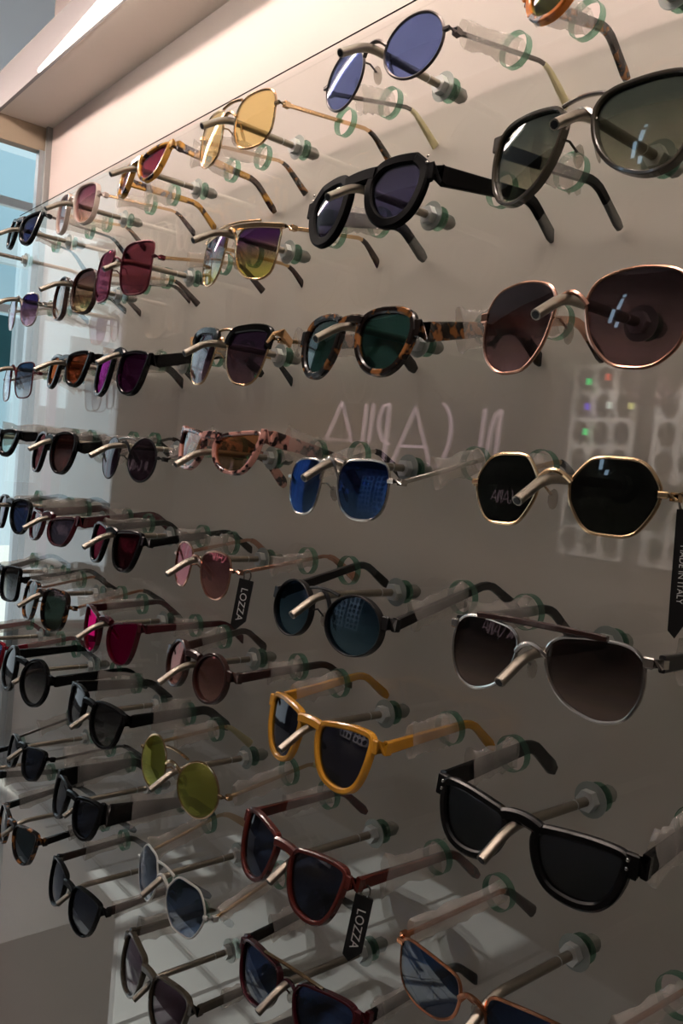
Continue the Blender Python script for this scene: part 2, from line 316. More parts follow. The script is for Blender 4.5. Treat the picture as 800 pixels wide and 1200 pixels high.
# (col,row): front, rim half-width, lens top, lens bottom, mirror, strength, temple, style, tip, extras, label
SPEC = {
(1,1): ('tortoa', .020, (70,88,50), (120,120,60), None, 0, 'torto', 'mid', 'torto', '', 'amber tortoiseshell sunglasses cut by the top edge, dark green lenses'),
(2,1): ('gun', 0, (96,112,170), (108,124,184), None, 0, 'gun', 'thin', 'beige', 'pads bridge', 'round gunmetal wire sunglasses with clear blue lenses'),
(3,1): ('gold', 0, (255,226,160), (255,228,166), None, 0, 'gold', 'thin', 'torto', 'pads double', 'gold aviator sunglasses with bright yellow lenses'),
(4,1): ('tortoy', .018, (140,34,66), (176,84,104), None, 0, 'tortoy', 'mid', 'tortoy', '', 'yellow tortoiseshell sunglasses with angular burgundy lenses'),
(5,1): ('pale', .012, (132,72,92), (232,200,190), None, 0, 'gold', 'thin', 'dbrown', 'pads bridge', 'milky beige rimmed sunglasses with rose gradient lenses, top row'),
(6,1): ('black', .024, (52,52,86), (60,60,96), None, 0, 'gun', 'thin', 'black', '', 'black cat-eye sunglasses at the left end of the top row'),
(1,2): ('olive', .012, (78,90,84), (176,176,158), None, 0, 'matte', 'mid', 'greyac', 'pads double', 'large dark rimmed aviator sunglasses with green grey lenses and double bridge'),
(2,2): ('matte', .040, (84,84,122), (84,84,124), None, 0, 'matte', 'wide', 'greyac', 'rivets', 'chunky matte black sunglasses with keyhole bridge and dark violet lenses'),
(3,2): ('gold', 0, (84,48,112), (226,222,120), None, 0, 'gold', 'thin', 'dbrown', 'pads brow', 'gold brow-bar sunglasses with lenses fading from purple to yellow'),
(4,2): ('brose', 0, (142,76,92), (150,84,104), (150,80,100), .08, 'gold', 'thin', 'dbrown', 'pads bridge', 'oversized square sunglasses with burgundy lenses and gold temples'),
(5,2): ('dbrown', .008, (92,62,62), (212,184,140), None, 0, 'gun', 'thin', 'dbrown', 'pads bridge', 'thin rimmed oval sunglasses with brown to beige gradient lenses'),
(6,2): ('silver', 0, (60,48,112), (222,180,200), None, 0, 'silver', 'thin', 'black', 'pads bridge', 'silver sunglasses with violet gradient lenses, leftmost of the second row'),
(1,3): ('rose', 0, (58,48,54), (158,128,134), None, 0, 'rose', 'mid', 'torto', 'pads bridge', 'large rose gold sunglasses with rounded smoky brown gradient lenses'),
(2,3): ('torto', .026, (54,98,98), (58,104,104), None, 0, 'torto', 'wide', 'black', '', 'dark tortoiseshell sunglasses with round deep green lenses'),
(3,3): ('gold', 0, (70,54,88), (132,106,122), None, 0, 'gold', 'thin', 'black', 'pads bridge browline', 'black browline sunglasses with gold lower rims and glittering gold corners'),
(4,3): ('black', .018, (84,48,88), (92,56,92), (200,70,170), .12, 'black', 'wide', 'black', '', 'black rounded sunglasses with glossy magenta purple lenses'),
(5,3): ('black', .026, (150,84,60), (170,90,64), (215,120,70), .16, 'black', 'wide', 'black', '', 'black square sunglasses with orange mirrored lenses'),
(6,3): ('brose', 0, (60,84,118), (232,232,236), None, 0, 'silver', 'thin', 'black', 'pads bridge', 'slim square sunglasses fading from dark blue to clear'),
(1,4): ('gold', 0, (34,40,38), (38,44,40), None, 0, 'gold', 'thin', 'black', 'pads bridge', 'gold octagonal sunglasses with near black green lenses'),
(2,4): ('silver', 0, (44,62,116), (96,136,190), (60,110,200), .08, 'silver', 'thin', 'black', 'pads double', 'silver sunglasses with rounded square deep blue gradient lenses and top bar'),
(3,4): ('leopard', .018, (206,146,100), (140,122,92), None, 0, 'leopard', 'wide', 'leopard', '', 'pink leopard print cat-eye sunglasses with amber lenses'),
(4,4): ('bmetal', 0, (70,54,70), (74,56,76), None, 0, 'gun', 'thin', 'dbrown', 'pads double', 'round dark sunglasses with brownish violet lenses and a thin top bar'),
(5,4): ('black', .016, (84,60,62), (96,70,64), (150,90,90), .08, 'black', 'wide', 'black', '', 'black rounded sunglasses with dark rose lenses, fourth row'),
(6,4): ('black', .034, (200,224,218), (215,232,226), None, 0, 'black', 'wide', 'black', '', 'wide black sunglasses with pale lenses cut by the left edge'),
(1,5): ('silver', 0, (52,42,42), (186,168,164), None, 0, 'bmetal', 'mid', 'dbrown', 'pads double brow2', 'large silver aviator sunglasses with brown gradient lenses and brown bar'),
(2,5): ('bmetal', .006, (58,84,110), (118,160,186), (120,150,180), .08, 'bmetal', 'mid', 'black', 'pads double', 'matte black metal aviator sunglasses with round steel blue lenses'),
(3,5): ('rose', 0, (140,104,116), (226,182,176), (235,160,165), .22, 'rose', 'thin', 'rose', 'pads bridge', 'rose gold sunglasses with angular pink mirrored lenses'),
(4,5): ('black', .018, (92,42,54), (84,46,54), (150,50,70), .08, 'black', 'mid', 'black', '', 'black sunglasses with dark wine lenses, fifth row'),
(5,5): ('maroon', .014, (58,48,60), (66,60,70), None, 0, 'maroon', 'wide', 'maroon', '', 'maroon winged sunglasses with dark grey lenses'),
(6,5): ('black', .018, (40,52,84), (50,62,96), None, 0, 'black', 'mid', 'black', '', 'black sunglasses with navy lenses beside the maroon winged pair'),
(1,6): ('black', .026, (66,76,90), (58,66,72), None, .06, 'black', 'wide', 'black', 'rivets', 'large gloss black wayfarer-shaped sunglasses with silver rivets and dark lenses'),
(2,6): ('amber', .022, (58,64,92), (84,84,108), None, .06, 'amber', 'mid', 'amber', '', 'translucent honey amber sunglasses with dark blue lenses'),
(3,6): ('dbrown', .014, (120,88,90), (232,196,188), (238,180,170), .25, 'dbrown', 'mid', 'dbrown', '', 'dark brown round sunglasses with pink mirrored lenses'),
(4,6): ('maroon', .008, (90,16,60), (120,20,70), (245,30,120), .5, 'maroon', 'mid', 'maroon', '', 'sunglasses with bright magenta mirrored lenses'),
(5,6): ('torto', .010, (46,62,54), (60,74,62), None, .06, 'copper', 'thin', 'black', 'pads', 'dark square sunglasses with green lenses and orange brown rims'),
(6,6): ('black', .012, (60,60,60), (176,176,176), None, .06, 'black', 'mid', 'black', '', 'black square sunglasses with grey gradient lenses at the left edge'),
(1,7): ('copper', 0, (40,64,104), (50,80,120), None, .06, 'copper', 'thin', 'dbrown', 'pads bridge', 'copper rimmed sunglasses with dark blue lenses at the bottom edge'),
(2,7): ('brown', .018, (50,58,82), (60,72,100), None, .06, 'brown', 'mid', 'brown', '', 'red brown sunglasses with dark blue lenses'),
(3,7): ('gold', 0, (215,225,105), (225,238,140), (236,240,140), .55, 'gold', 'thin', 'beige', 'pads double', 'rimless round sunglasses with yellow green mirrored lenses'),
(4,7): ('black', .018, (52,52,56), (160,160,160), None, .06, 'black', 'wide', 'black', '', 'black sunglasses with grey gradient lenses, left of the yellow mirrored pair'),
(5,7): ('black', .022, (50,50,54), (176,176,176), None, .06, 'black', 'wide', 'black', '', 'round black sunglasses with grey gradient lenses, seventh row'),
(6,7): ('red', .012, (60,72,110), (80,92,130), None, .06, 'red', 'mid', 'red', '', 'red rimmed sunglasses cut by the left edge'),
(2,8): ('maroon', .012, (44,60,96), (52,74,112), None, .06, 'black', 'mid', 'black', 'pads double goldbar', 'maroon sunglasses with a gold top bar and blue lenses'),
(3,8): ('white', 0, (84,104,136), (96,116,150), None, .06, 'gold', 'thin', 'gold', 'pads double', 'white metal octagonal sunglasses with grey blue lenses'),
(4,8): ('black', .020, (48,56,74), (60,72,96), None, .06, 'black', 'xwide', 'black', '', 'black wrap sunglasses with very broad flat temples'),
(5,8): ('black', .012, (50,58,78), (64,76,100), None, .06, 'gun', 'thin', 'black', '', 'slim black sunglasses with thin temples, leftmost of the eighth row'),
(6,9): ('black', .02, (40,44,50), (40,44,50), None, 0, 'black', 'mid', 'black', '', 'black sunglasses beyond the left edge, only a temple showing'),
(2,9): ('black', .018, (40,52,80), (50,60,90), None, 0, 'black', 'mid', 'black', '', 'black sunglasses below the bottom edge, only a temple showing'),
(3,9): ('olive', .014, (80,62,76), (100,84,96), None, .06, 'olive', 'mid', 'olive', '', 'dark olive sunglasses with plum lenses in the bottom row'),
(4,9): ('black', .010, (54,62,82), (96,104,120), None, .06, 'dbrown', 'mid', 'dbrown', '', 'black sunglasses with brown temples over the grey counter, bottom left'),
(5,9): ('torto', .012, (40,54,62), (56,72,82), None, .06, 'black', 'mid', 'black', '', 'dark tortoiseshell rimmed sunglasses with teal grey lenses at the left edge'),
}
def spline(P, n):
    o = []; k = len(P)
    for i in range(k):
        p0, p1, p2, p3 = (np.array(P[j % k], float) for j in (i-1, i, i+1, i+2))
        for q in range(n):
            s = q/n
            o.append(.5*((2*p1)+(-p0+p2)*s+(2*p0-5*p1+4*p2-p3)*s*s+(-p0+3*p1-3*p2+p3)*s**3))
    return o
def rotm(a, r, t):
    return Matrix.Rotation(a, 3, 'Z') @ Matrix.Rotation(r, 3, 'Y') @ Matrix.Rotation(t, 3, 'X')
def surf(x, z): return x*x/2.4+z*z/1.6
HOLEX, HOLEZ = .345, .04

def make_glasses(c, r, shape, X, Y, Z, ya, ro, ti, w, h, g):
    front, rim, top, bot, mir, mf, tm, style, tipm, ex, label = SPEC[(c, r)]
    lo = c >= 4; ns = 2 if lo else 4
    if (c, r) in ((1, 7), (5, 8), (6, 4), (6, 7), (5, 9)): Z += .012
    Rm = rotm(ya, ro, ti)
    root = empty('sunglasses', W(X, Y, Z)); root.rotation_euler = Rm.to_euler()
    tag(root, label, 'sunglasses', 'sunglasses on display pegs')
    fm = FM[front]; wire = rim == 0; t = .006 if wire else rim*.52   # t: half-width of rim band
    S = spline(SH[shape], ns)
    outl = {}
    hinge = {}
    # ---- lenses and rims
    F = MB()
    for s in (-1, 1):
        cx = s*(g/2+w/2)
        ring = [(cx+s*p[0]*(w/2-t), p[1]*(h/2-t)) for p in S]
        # drop a radius for lens proper
        L = MB(); K = len(ring); nr = 4
        for side, off in ((0, -.003), (1, .003)):
            b = len(L.v); L.v.append((cx, surf(cx, 0)+off, 0))
            for q in range(1, nr+1):
                for (x, z) in ring:
                    f_ = q/nr; xx = cx+(x-cx)*f_; zz = z*f_; L.v.append((xx, surf(xx, zz)+off, zz))
            for i in range(K):
                j = (i+1) % K; tri = (b, b+1+i, b+1+j); L.f.append(tri)
                for q in range(nr-1):
                    p = b+1+q*K; L.f.append((p+i, p+K+i, p+K+j, p+j))
        o1 = 1+(nr-1)*K; o2 = 1+nr*K+1+(nr-1)*K
        for i in range(K): L.f.append((o1+i, o1+(i+1) % K, o2+(i+1) % K, o2+i))
        lk = ('lens', c, r)
        if lk not in LM: LM[lk] = lensmat('lens_tint_%02d' % len(LM), top, bot, mir, mf)
        L.build('lens', LM[lk], root)
        path = [(x, surf(x, z), z) for x, z in ring]
        if wire: F.sweep(path, circ(.0058, .0058, 6), side=(0, 1, 0), closed=True)
        else: F.sweep(path, rrect(.016 if t < .03 else .02, t, min(t, .016)*.45), side=(0, 1, 0), closed=True)
        # hinge height on the outline
        zh = (.62 if shape in ('way', 'half', 'cat', 'ang', 'avi', 'navi', 'club') else .34)*h/2
        if style == 'thin' and shape in ('round', 'oct'): zh = .15*h/2
        if shape == 'cat' or shape == 'ang': zh = .8*h/2
        if 'brow' in ex.split(): zh = .85*h/2
        xs = max(abs(p[0]) for p in ring if abs(p[1]-zh) < .25*h/2)
        xh = xs+t+.02
        hinge[s] = Vector((s*xh, surf(xh, zh)+.03, zh))
        hh = {'thin': .016, 'mid': .026, 'wide': .034, 'xwide': .06}[style]
        F.sweep([(s*(xs-.005), surf(xs, zh), zh), (s*(xs+t+.012), surf(xs, zh)+.002, zh), (s*(xh+.004), surf(xh, zh)+.018, zh), (s*xh, surf(xh, zh)+.045, zh)],
                rrect(.008 if wire else .013, hh*(.6 if wire else 1), .004), side=(.7*s, .7, 0))
        outl[s] = ring
    # ---- bridge
    def rod_top(x_, z_):        # height of the peg's upper side at the bridge, in this frame
        y_ = -(Y)-.38
        return -(r-1)*SZ-Z+.0165-(max(0, y_)*.25)
    zr = rod_top(0, 0)
    n_at = lambda zz: min(abs(p[0]) for p in outl[1] if abs(p[1]-zz) < .2*h)
    if wire or 'bridge' in ex:
        zb = .28*h/2; xb = n_at(zb)+.004
        pth = [(xb*q, surf(xb, zb)-.012*(1-q*q), zb+max(.03, zr+.008-zb)*(1-q*q)) for q in [i/5 for i in range(-5, 6)]]
        BR = MB().sweep(pth, circ(.009, .008, 6), side=(0, 1, 0)); BR.build('bridge', fm, root)
    elif 'double' in ex and 'pads' in ex:
        zb = .3*h/2; xb = n_at(zb)+.004
        MB().sweep([(xb*q, surf(xb, zb), zb+max(.02, zr+.009-zb)*(1-q*q)) for q in [i/4 for i in range(-4, 5)]], circ(.009, .009, 6), side=(0, 1, 0)).build('bridge', FM['silver'] if front == 'olive' else fm, root)
    else:
        zb = .45*h/2; xb = n_at(zb)+t
        th = .020 if rim < .03 else .028
        zb = min(.80*h/2, max(.60*h/2, zr+th-.012)); xb = n_at(zb)+t
        F.sweep([(xb*q, surf(xb, zb)-.004, zb+max(.006, min(.03, zr+th-zb))*(1-q*q)) for q in [i/5 for i in range(-5, 6)]], rrect(.016, th, .008), side=(0, 1, 0))
    if 'double' in ex or 'brow' in ex:
        zt = .84*h/2; xb = n_at(zt)+.02
        bm_ = FM['gold'] if 'goldbar' in ex or front == 'maroon' else (FM['silver'] if front in ('olive', 'bmetal') and c != 2 else fm)
        if 'brow' in ex.split():
            pth = [((g/2+w*.98)*q, surf((g/2+w)*q, h/2)-.004, h/2*(.86+.13*(1-q*q))) for q in [i/10 for i in range(-10, 11)]]
            MB().sweep(pth, rrect(.008, .012, .003), side=(0, 1, 0)).build('brow_bar', fm, root)
            pth = [(x, y-.004, z+.022) for x, y, z in pth[4:17]]
            MB().sweep(pth, circ(.006, .006, 6), side=(0, 1, 0)).build('brow_bar', fm, root)
        elif 'brow2' in ex:
            xw = g/2+w*.62
            MB().sweep([(xw*q, surf(xw*q, h/2)-.006, h/2*(.99+.05*(1-q*q))) for q in [i/10 for i in range(-10, 11)]], rrect(.009, .010, .004), side=(0, 1, 0)).build('brow_bar', FM['dbrown'], root)
        else:
            if 'goldbar' in ex: xb = g/2+w*.45; zt = h/2*.98
            MB().sweep([(xb*q, surf(xb*q, zt)-.004, zt+.01*(1-q*q)) for q in [i/6 for i in range(-6, 7)]], circ(.007, .007, 6), side=(0, 1, 0)).build('top_bar', bm_, root)
    if 'browline' in ex:
        for s in (-1, 1):
            pts_ = [p for p in outl[s] if p[1] > .25*h/2]
            pts_.sort(key=lambda p: p[0])
            MB().sweep([(x, surf(x, z)-.006, z) for x, z in pts_], rrect(.013, .018, .005), side=(0, 1, 0)).build('brow_rim', FM['black'], root)
            MB().sweep([(s*(abs(hinge[s].x)-.035), hinge[s].y-.045, hinge[s].z-.02), (s*(abs(hinge[s].x)-.01), hinge[s].y-.04, hinge[s].z+.02), (s*(abs(hinge[s].x)+.012), hinge[s].y-.01, hinge[s].z+.03), (s*(abs(hinge[s].x)+.006), hinge[s].y+.05, hinge[s].z)], rrect(.008, .026, .005), side=(.7*s, .7, 0)).build('corner_ornament', M_glitter, root)
    if 'rivets' in ex:
        for s in (-1, 1):
            for dz in (-.012, .012):
                MB().ell((s*(g/2+w-t*.5), surf(g/2+w, h*.3)-.022, h/2*.66+dz), .006, .004, .006, 6, 4).build('rivet', FM['silver'], root)
    F.build('frame', fm, root)
    # ---- nose pads
    if 'pads' in ex:
        for s in (-1, 1):
            zp = -.05*h/2; xp = n_at(zp); x1 = max(.022, xp-.02)
            A = MB().sweep([(s*xp, surf(xp, zp), zp+.02), (s*(xp-.002), .03, zp+.025), (s*(x1+.004), .055, zp)], circ(.004, .004, 5), side=(0, 0, 1)).build('pad_arm', fm, root)
            P = MB().ell((0, 0, 0), .007, .018, .034, 7, 5).build('nose_pad', M_pad, root)
            P.location = Vector((s*x1, .06, zp-.012))*U; P.rotation_euler = (.25, -.35*s, .5*s)
    # ---- temples
    inv = Rm.transposed()
    for s in (-1, 1):
        T0 = hinge[s]
        tgt = inv @ Vector((-(c-1)+s*HOLEX-X, 0-Y, -(r-1)*SZ+HOLEZ-Z+random.uniform(-.008, .008)))
        d = (tgt-T0); Lh = d.length; d.normalize()
        straight = .47
        down = inv @ Vector((0, 0, -1)); pts_ = []; ss = []
        p = T0.copy(); acc = 0; step = .03; tot = .715; ang = 0
        while acc <= tot+1e-6:
            pts_.append(tuple(p)); ss.append(acc)
            if acc > straight-.03: ang = min(.72, ang+.22)
            dd = (d*math.cos(ang)+down*math.sin(ang)).normalized()
            p = p+dd*step; acc += step
        yz = [q for q in range(len(ss))]
        if style == 'thin': sec = rrect(.006, .009, .003); k_end = .50; sc = [(1, 1)]*len(ss)
        else:
            H = {'mid': .024, 'wide': .036, 'xwide': .062}[style]
            sec = rrect(.010, H, .004); k_end = .56
            lowf = .42 if style == 'xwide' else .7
            sc = [(1, 1-(1-lowf)*min(1, a/.45)) for a in ss]
        i_end = next(i for i, a in enumerate(ss) if a >= k_end-1e-6)
        TP = MB().sweep(pts_[:i_end+1], sec, side=(1, 0, 0), scales=sc[:i_end+1]).build('temple', FM[tm], root)
        tp = pts_[i_end-(1 if style == 'thin' else 0):]
        n_ = len(tp)
        if style == 'thin': sc2 = [(.6+.4*min(1, 2*i/n_), .55+.45*i/max(1, n_-1)) for i in range(n_)]; sec2 = circ(.013, .024, 8)
        else:
            Hs = H*sc[i_end][1]; sec2 = rrect(.0105, max(Hs*1.02, .018), .005); sc2 = [(1, 1+.25*(i/n_) if i < n_-1 else .7) for i in range(n_)]
        MB().sweep(tp, sec2, side=(1, 0, 0), scales=sc2).build('temple_tip', FM[tipm], TP)
        MB().box((T0.x-.012, T0.y-.012, T0.z-.012), (T0.x+.012, T0.y+.016, T0.z+.012)).build('hinge', FM['silver'] if not wire else fm, TP)
        # crinkled protective film over the temple where it enters the hole
        if random.random() < .93:
            a0 = random.choice((.03, .08, .12, .16)); a1 = Lh+random.uniform(.01, .04)
            rnd = random.Random(c*31+r*7+s); nseg = 7 if lo else 12; k = 8 if lo else 12
            path = []; scs = []
            for i in range(nseg):
                a = a0+(a1-a0)*i/(nseg-1); q = T0+d*a
                path.append(tuple(q))
                flare = 1.0+(.35*max(0, 1-i/2.0) if rnd.random() < .8 else 0)
                scs.append((rnd.uniform(.75, 1.2), flare*rnd.uniform(.85, 1.15)))
            hs = {'thin': .036, 'mid': .042, 'wide': .050, 'xwide': .066}[style]*rnd.choice((1.05, 1.15, 1.3, 1.5))
            SL = MB().sweep(path, [(a*rnd.uniform(.8, 1.2), b*rnd.uniform(.9, 1.1)) for a, b in circ(.022, hs, k)], side=(1, 0, 0), cap=False, scales=scs)
            SL.v = [(x+rnd.uniform(-.004, .004), y+rnd.uniform(-.006, .006), z+rnd.uniform(-.006, .006)) for x, y, z in SL.v]
            so = SL.build('plastic_sleeve', M_sleeve, root)
    return root, hinge
LM = {}
M_glitter = pbr('gold_glitter', (196, 156, 112), .3, metal=1, bump=1, bscale=900)

# ================================================================ SETTING
XL, XR, YB, YF = -20.0, 9.0, .32, -9.0
ZF, ZC = -9.1, 6.0
wbox('wall_back', (-6.72, YB, ZF), (XR, YB+.3, ZC), M_wall, kind='structure')
wbox('wall_opposite', (XL, YF-.3, ZF), (XR, YF, ZC), M_dark, kind='structure')
wbox('wall_right', (XR, YF-.3, ZF), (XR+.3, YB+.3, ZC), M_dark, kind='structure')
wbox('wall_left_rear', (XL, 7, ZF), (-6.72, 7.3, ZC), M_wall, kind='structure')
wbox('wall_return', (-6.72, YB+.3, ZF), (-6.5, 7.3, ZC), M_wall, kind='structure')
wbox('ceiling', (XL, YF-.3, ZC), (XR+.3, 7.3, ZC+.3), M_ceil, kind='structure')
wbox('trim_soffit', (-6.72, -.16, 1.39), (XR, YB, 1.47), M_soffit, kind='structure')
wbox('trim_fascia', (-6.72, -.19, 1.38), (XR, -.16, 1.72), M_fascia, kind='structure')
wbox('trim_soffit_top', (-6.72, -.16, 1.66), (XR, YB, 1.72), M_soffit, kind='structure')
fl = wbox('floor', (XL-12, YF-.3, ZF-.4), (XR+.3, 7.3, ZF-.06), M_grout, kind='structure')
tile = None
for i in range(-20, 3, 2):
    for j in range(-10, 6, 2):
        if tile is None:
            tile = MB().box((-.96, -.96, 0), (.96, .96, .06)).build('tile', M_tile, fl, smooth=False); o = tile
        else:
            o = tile.copy(); COL.objects.link(o); o.parent = fl
        o.location = W(i+1, j+1, ZF-.06)-fl.location
# left end of the display niche
wbox('trim_beam', (-6.72, -.2, 1.17), (-6.6, YB-.0, 1.39), M_wood, kind='structure')
pf = empty('corner_profile', W(-6.62, .27, ZF)); tag(pf, 'upright aluminium corner profile at the left end of the display wall', 'profile')
wbox('channel', (-6.66, .22, ZF), (-6.58, .30, 1.17), M_alu, pf); wbox('edge_strip', (-6.58, .27, ZF), (-6.54, .32, 1.39), M_brass, pf)
# grey counter under the shop window
ct = empty('window_counter', W(-9.4, -.8, ZF)); tag(ct, 'low grey counter at the left end of the display, under the window', 'counter')
wbox('carcass', (-12, -1.72, ZF), (-6.76, .3, -6.8), M_grey, ct); wbox('counter_top', (-12, -1.75, -6.8), (-6.73, .3, -6.7), M_grey, ct)
# shop window on the far left
wf = wbox('window_1', (XL-.1, YF, ZF), (XL+.1, 7, -7.0), M_white, kind='structure')
for y0 in (-7.0, -4.0, -1.0, 2.0, 4.6, 6.8):
    wbox('mullion', (XL-.12, y0, -7.0), (XL+.12, y0+.22, 5.9), M_white, wf)
for z0 in (-3.2, 1.6, 4.2):
    wbox('transom', (XL-.1, -7, z0), (XL+.1, 7, z0+.2), M_white, wf)
wbox('wall_left', (XL-.15, YF, -7.0), (XL+.15, -7.0, ZC), M_dark, kind='structure')
wbox('wall_left_top', (XL-.15, -7.0, 5.8), (XL+.15, 7, ZC), M_white, kind='structure')
wbox('pane', (XL-.02, -7, -7.0), (XL+.02, 7, 5.9), M_glass, wf)
wbox('sun_block_board', (XL-.08, -7, -7.0), (XL+.13, 3.3, -.6), M_grey2, wf)  # added board, keeps the sun off the floor nearest the window
wbox('sun_block_pier', (XL-.3, .3, -7.0), (XL+.1, 3.0, 5.9), M_grey2, wf)  # added unseen block, shades the counter from the sun
# posters and street beyond
M_teal = pbr('teal_poster', (70, 150, 165), .5, var=.3, vscale=2); M_cyan = pbr('pale_cyan_board', (205, 228, 238), .5, var=.04, vscale=1)
M_pink = pbr('pink_poster', (190, 110, 150), .5)
for (y0, y1, z0, z1, mt, lb) in ((-6.9, -5.7, -3.0, 1.3, M_teal, 'large teal poster in the shop window, mirrored in the glass panel'),
                                 (-5.45, -5.2, -4.6, .2, M_pink, 'slim pink banner in the shop window beside the large teal poster'),
                                 (-5.0, -4.3, -2.6, 2.9, M_cyan, 'tall pale cyan banner in the shop window, mirrored in the glass panel'),
(4.9, 6.7, -3.0, 1.2, M_teal, 'teal poster hanging in the shop window, lower left'),
                                 (2.3, 4.5, .2, 1.5, M_teal, 'small teal poster in the middle bay of the shop window'),
                                 (-3.6, -2.4, -2.8, 1.4, M_pink, 'narrow pink poster in the shop window')):
    o = wbox('window_poster', (XL+.16, y0, z0), (XL+.2, y1, z1), mt); tag(o, lb, 'poster')
o = wbox('facade_board', (-31, -2, -2), (-30.6, 16, 9), M_cyan); tag(o, 'pale blue facade across the street, seen through the shop window', 'facade')
o = wbox('awning_beam', (-29, -2, 4.6), (-28.6, 16, 5.6), M_white); tag(o, 'white diagonal awning beam before the pale blue facade', 'beam')
o = wbox('pavement', (-60, -30, ZF-.6), (XL-.2, 40, ZF-.1), pbr('pavement', (190, 186, 180), .8)); o['kind'] = 'structure'

# ---- glass display panel, drilled for every temple
HOLES = []; PEGS = []
for c in range(0, 8):
    for r in range(1, 13):
        cx, cz = -(c-1), -(r-1)*SZ
        PEGS.append((c, r, cx, cz))
X0, X1, Z0, Z1 = -6.27, 2.4, -6.6, .434
vis = {(p[0], p[1]) for p in POSES}
for c, r, cx, cz in PEGS:
    if (c, r) not in vis and not (r <= 9 and c in (0, 1, 2)): continue
    for s in (-1, 1):
        if -6.2 < cx+s*HOLEX: HOLES.append((cx+s*HOLEX, cz+HOLEZ))
KH = 20; RH = .066
vs = [Vector((X0, Z0)), Vector((X1, Z0)), Vector((X1, Z1)), Vector((X0, Z1))]; es = [(0, 1), (1, 2), (2, 3), (3, 0)]
for hx, hz in HOLES:
    b = len(vs)
    for i in range(KH): vs.append(Vector((hx+RH*math.cos(2*math.pi*i/KH), hz+RH*math.sin(2*math.pi*i/KH)))); es.append((b+i, b+(i+1) % KH))
res = geometry.delaunay_2d_cdt(vs, es, [], 1, 1e-6)
ov, of = res[0], res[2]
GT = .03   # glass thickness (6 mm)
P = MB(); n = len(ov)
P.v = [(v.x, -GT/2, v.y) for v in ov]+[(v.x, GT/2, v.y) for v in ov]
for f in of:
    cxm = sum(ov[i].x for i in f)/len(f); czm = sum(ov[i].y for i in f)/len(f)
    if any((cxm-hx)**2+(czm-hz)**2 < (RH*.97)**2 for hx, hz in HOLES): continue
    P.f.append(tuple(f)); P.f.append(tuple(n+i for i in reversed(f)))
gp = empty('glass_panel', W(-2, 0, Z0)); tag(gp, 'big clear glass display panel drilled with green-edged holes, standing off the wall', 'glass panel')
me = P.build('pane', M_glass, gp, smooth=False); me.location = W(0, 0, 0)-gp.location
e = MB().box((X0, -GT/2-.001, Z1-.004), (X1, -GT/2+.003, Z1+.001)).build('top_edge', pbr('ground_glass_edge', (14, 14, 14), .9, spec=.0), gp, smooth=False); e.location = W(0, 0, 0)-gp.location
rim_me = MB()
ang = [2*math.pi*i/KH for i in range(KH)]
for a_ in ang: pass
rb = MB(); 
for (ra, yy) in ((RH, -GT/2-.001), (RH-.003, -GT/2-.001), (RH-.003, GT/2+.001), (RH, GT/2+.001)):
    for a_ in ang: rb.v.append((ra*math.cos(a_), yy, ra*math.sin(a_)))
for q in range(4):
    for i in range(KH):
        j = (i+1) % KH; a0_, b0_ = q*KH, ((q+1) % 4)*KH; rb.f.append((a0_+i, a0_+j, b0_+j, b0_+i))
first = rb.build('hole_rim', M_edge, gp)
for i, (hx, hz) in enumerate(HOLES):
    o = first if i == 0 else first.copy()
    if i: COL.objects.link(o); o.parent = gp
    o.location = W(hx, 0, hz)-gp.location

# ---- pegs
def peg(cx, cz, label):
    rt = empty('display_peg', W(cx, -GT/2, cz)); tag(rt, label, 'peg', 'steel pegs bolted to the glass')
    b = W(0, -GT/2, 0)
    path = [(0, .0, 0), (0, -.2, 0), (0, -.38, 0)]
    a = 0; p = Vector((0, -.38, 0))
    for i in range(5):
        a += .11; p = p+Vector((0, -math.cos(a), -math.sin(a)))*.022; path.append(tuple(p))
    p = p+Vector((0, -math.cos(a), -math.sin(a)))*.075; path.append(tuple(p))
    MB().sweep(path, circ(.0165, .0165, 10), side=(1, 0, 0)).build('rod', M_steel, rt)
    e_ = Vector(path[-1]); dv = (e_-Vector(path[-2])).normalized()
    MB().tube([tuple(e_), tuple(e_+dv*.002)], .012, 8).build('bore', FM['bmetal'], rt)
    MB().tube([(0, -.008, 0), (0, -.012, 0)], .06, 20).build('washer', M_wash, rt)
    MB().sweep([(0, -.012, 0), (0, -.042, 0)], circ(.037, .037, 6)).build('nut', M_nut, rt, smooth=False)
    MB().tube([(0, -.10, 0), (0, -.104, 0)], .0175, 10).build('collar', M_nut, rt)
    MB().tube([(0, GT+.004, 0), (0, GT+.012, 0)], .05, 16).build('rear_washer', M_edge, rt)
    MB().tube([(0, GT+.012, 0), (0, GT+.07, 0), (0, GT+.09, 0)], .031, 10, scales=[(1, 1), (1, 1), (.6, .6)]).build('rear_cap', M_cap, rt)
    return rt
p0 = None
for c, r, cx, cz in PEGS:
    if (c, r) in vis: lb = 'steel peg holding the '+SPEC[(c, r)][10]
    elif (c, r) == (7, 1): lb = 'empty steel peg at the left edge, under the black cat-eye pair'
    else: continue
    if p0 is None:
        p0 = peg(cx, cz, lb); continue
    q = p0.copy(); COL.objects.link(q); q.location = W(cx, -GT/2, cz); q['label'] = lb
    for ch in p0.children:
        k_ = ch.copy(); COL.objects.link(k_); k_.parent = q

# ================================================================ SUNGLASSES
HN = {}
for p in POSES:
    rt, hg = make_glasses(*p); HN[(p[0], p[1])] = (rt, hg)

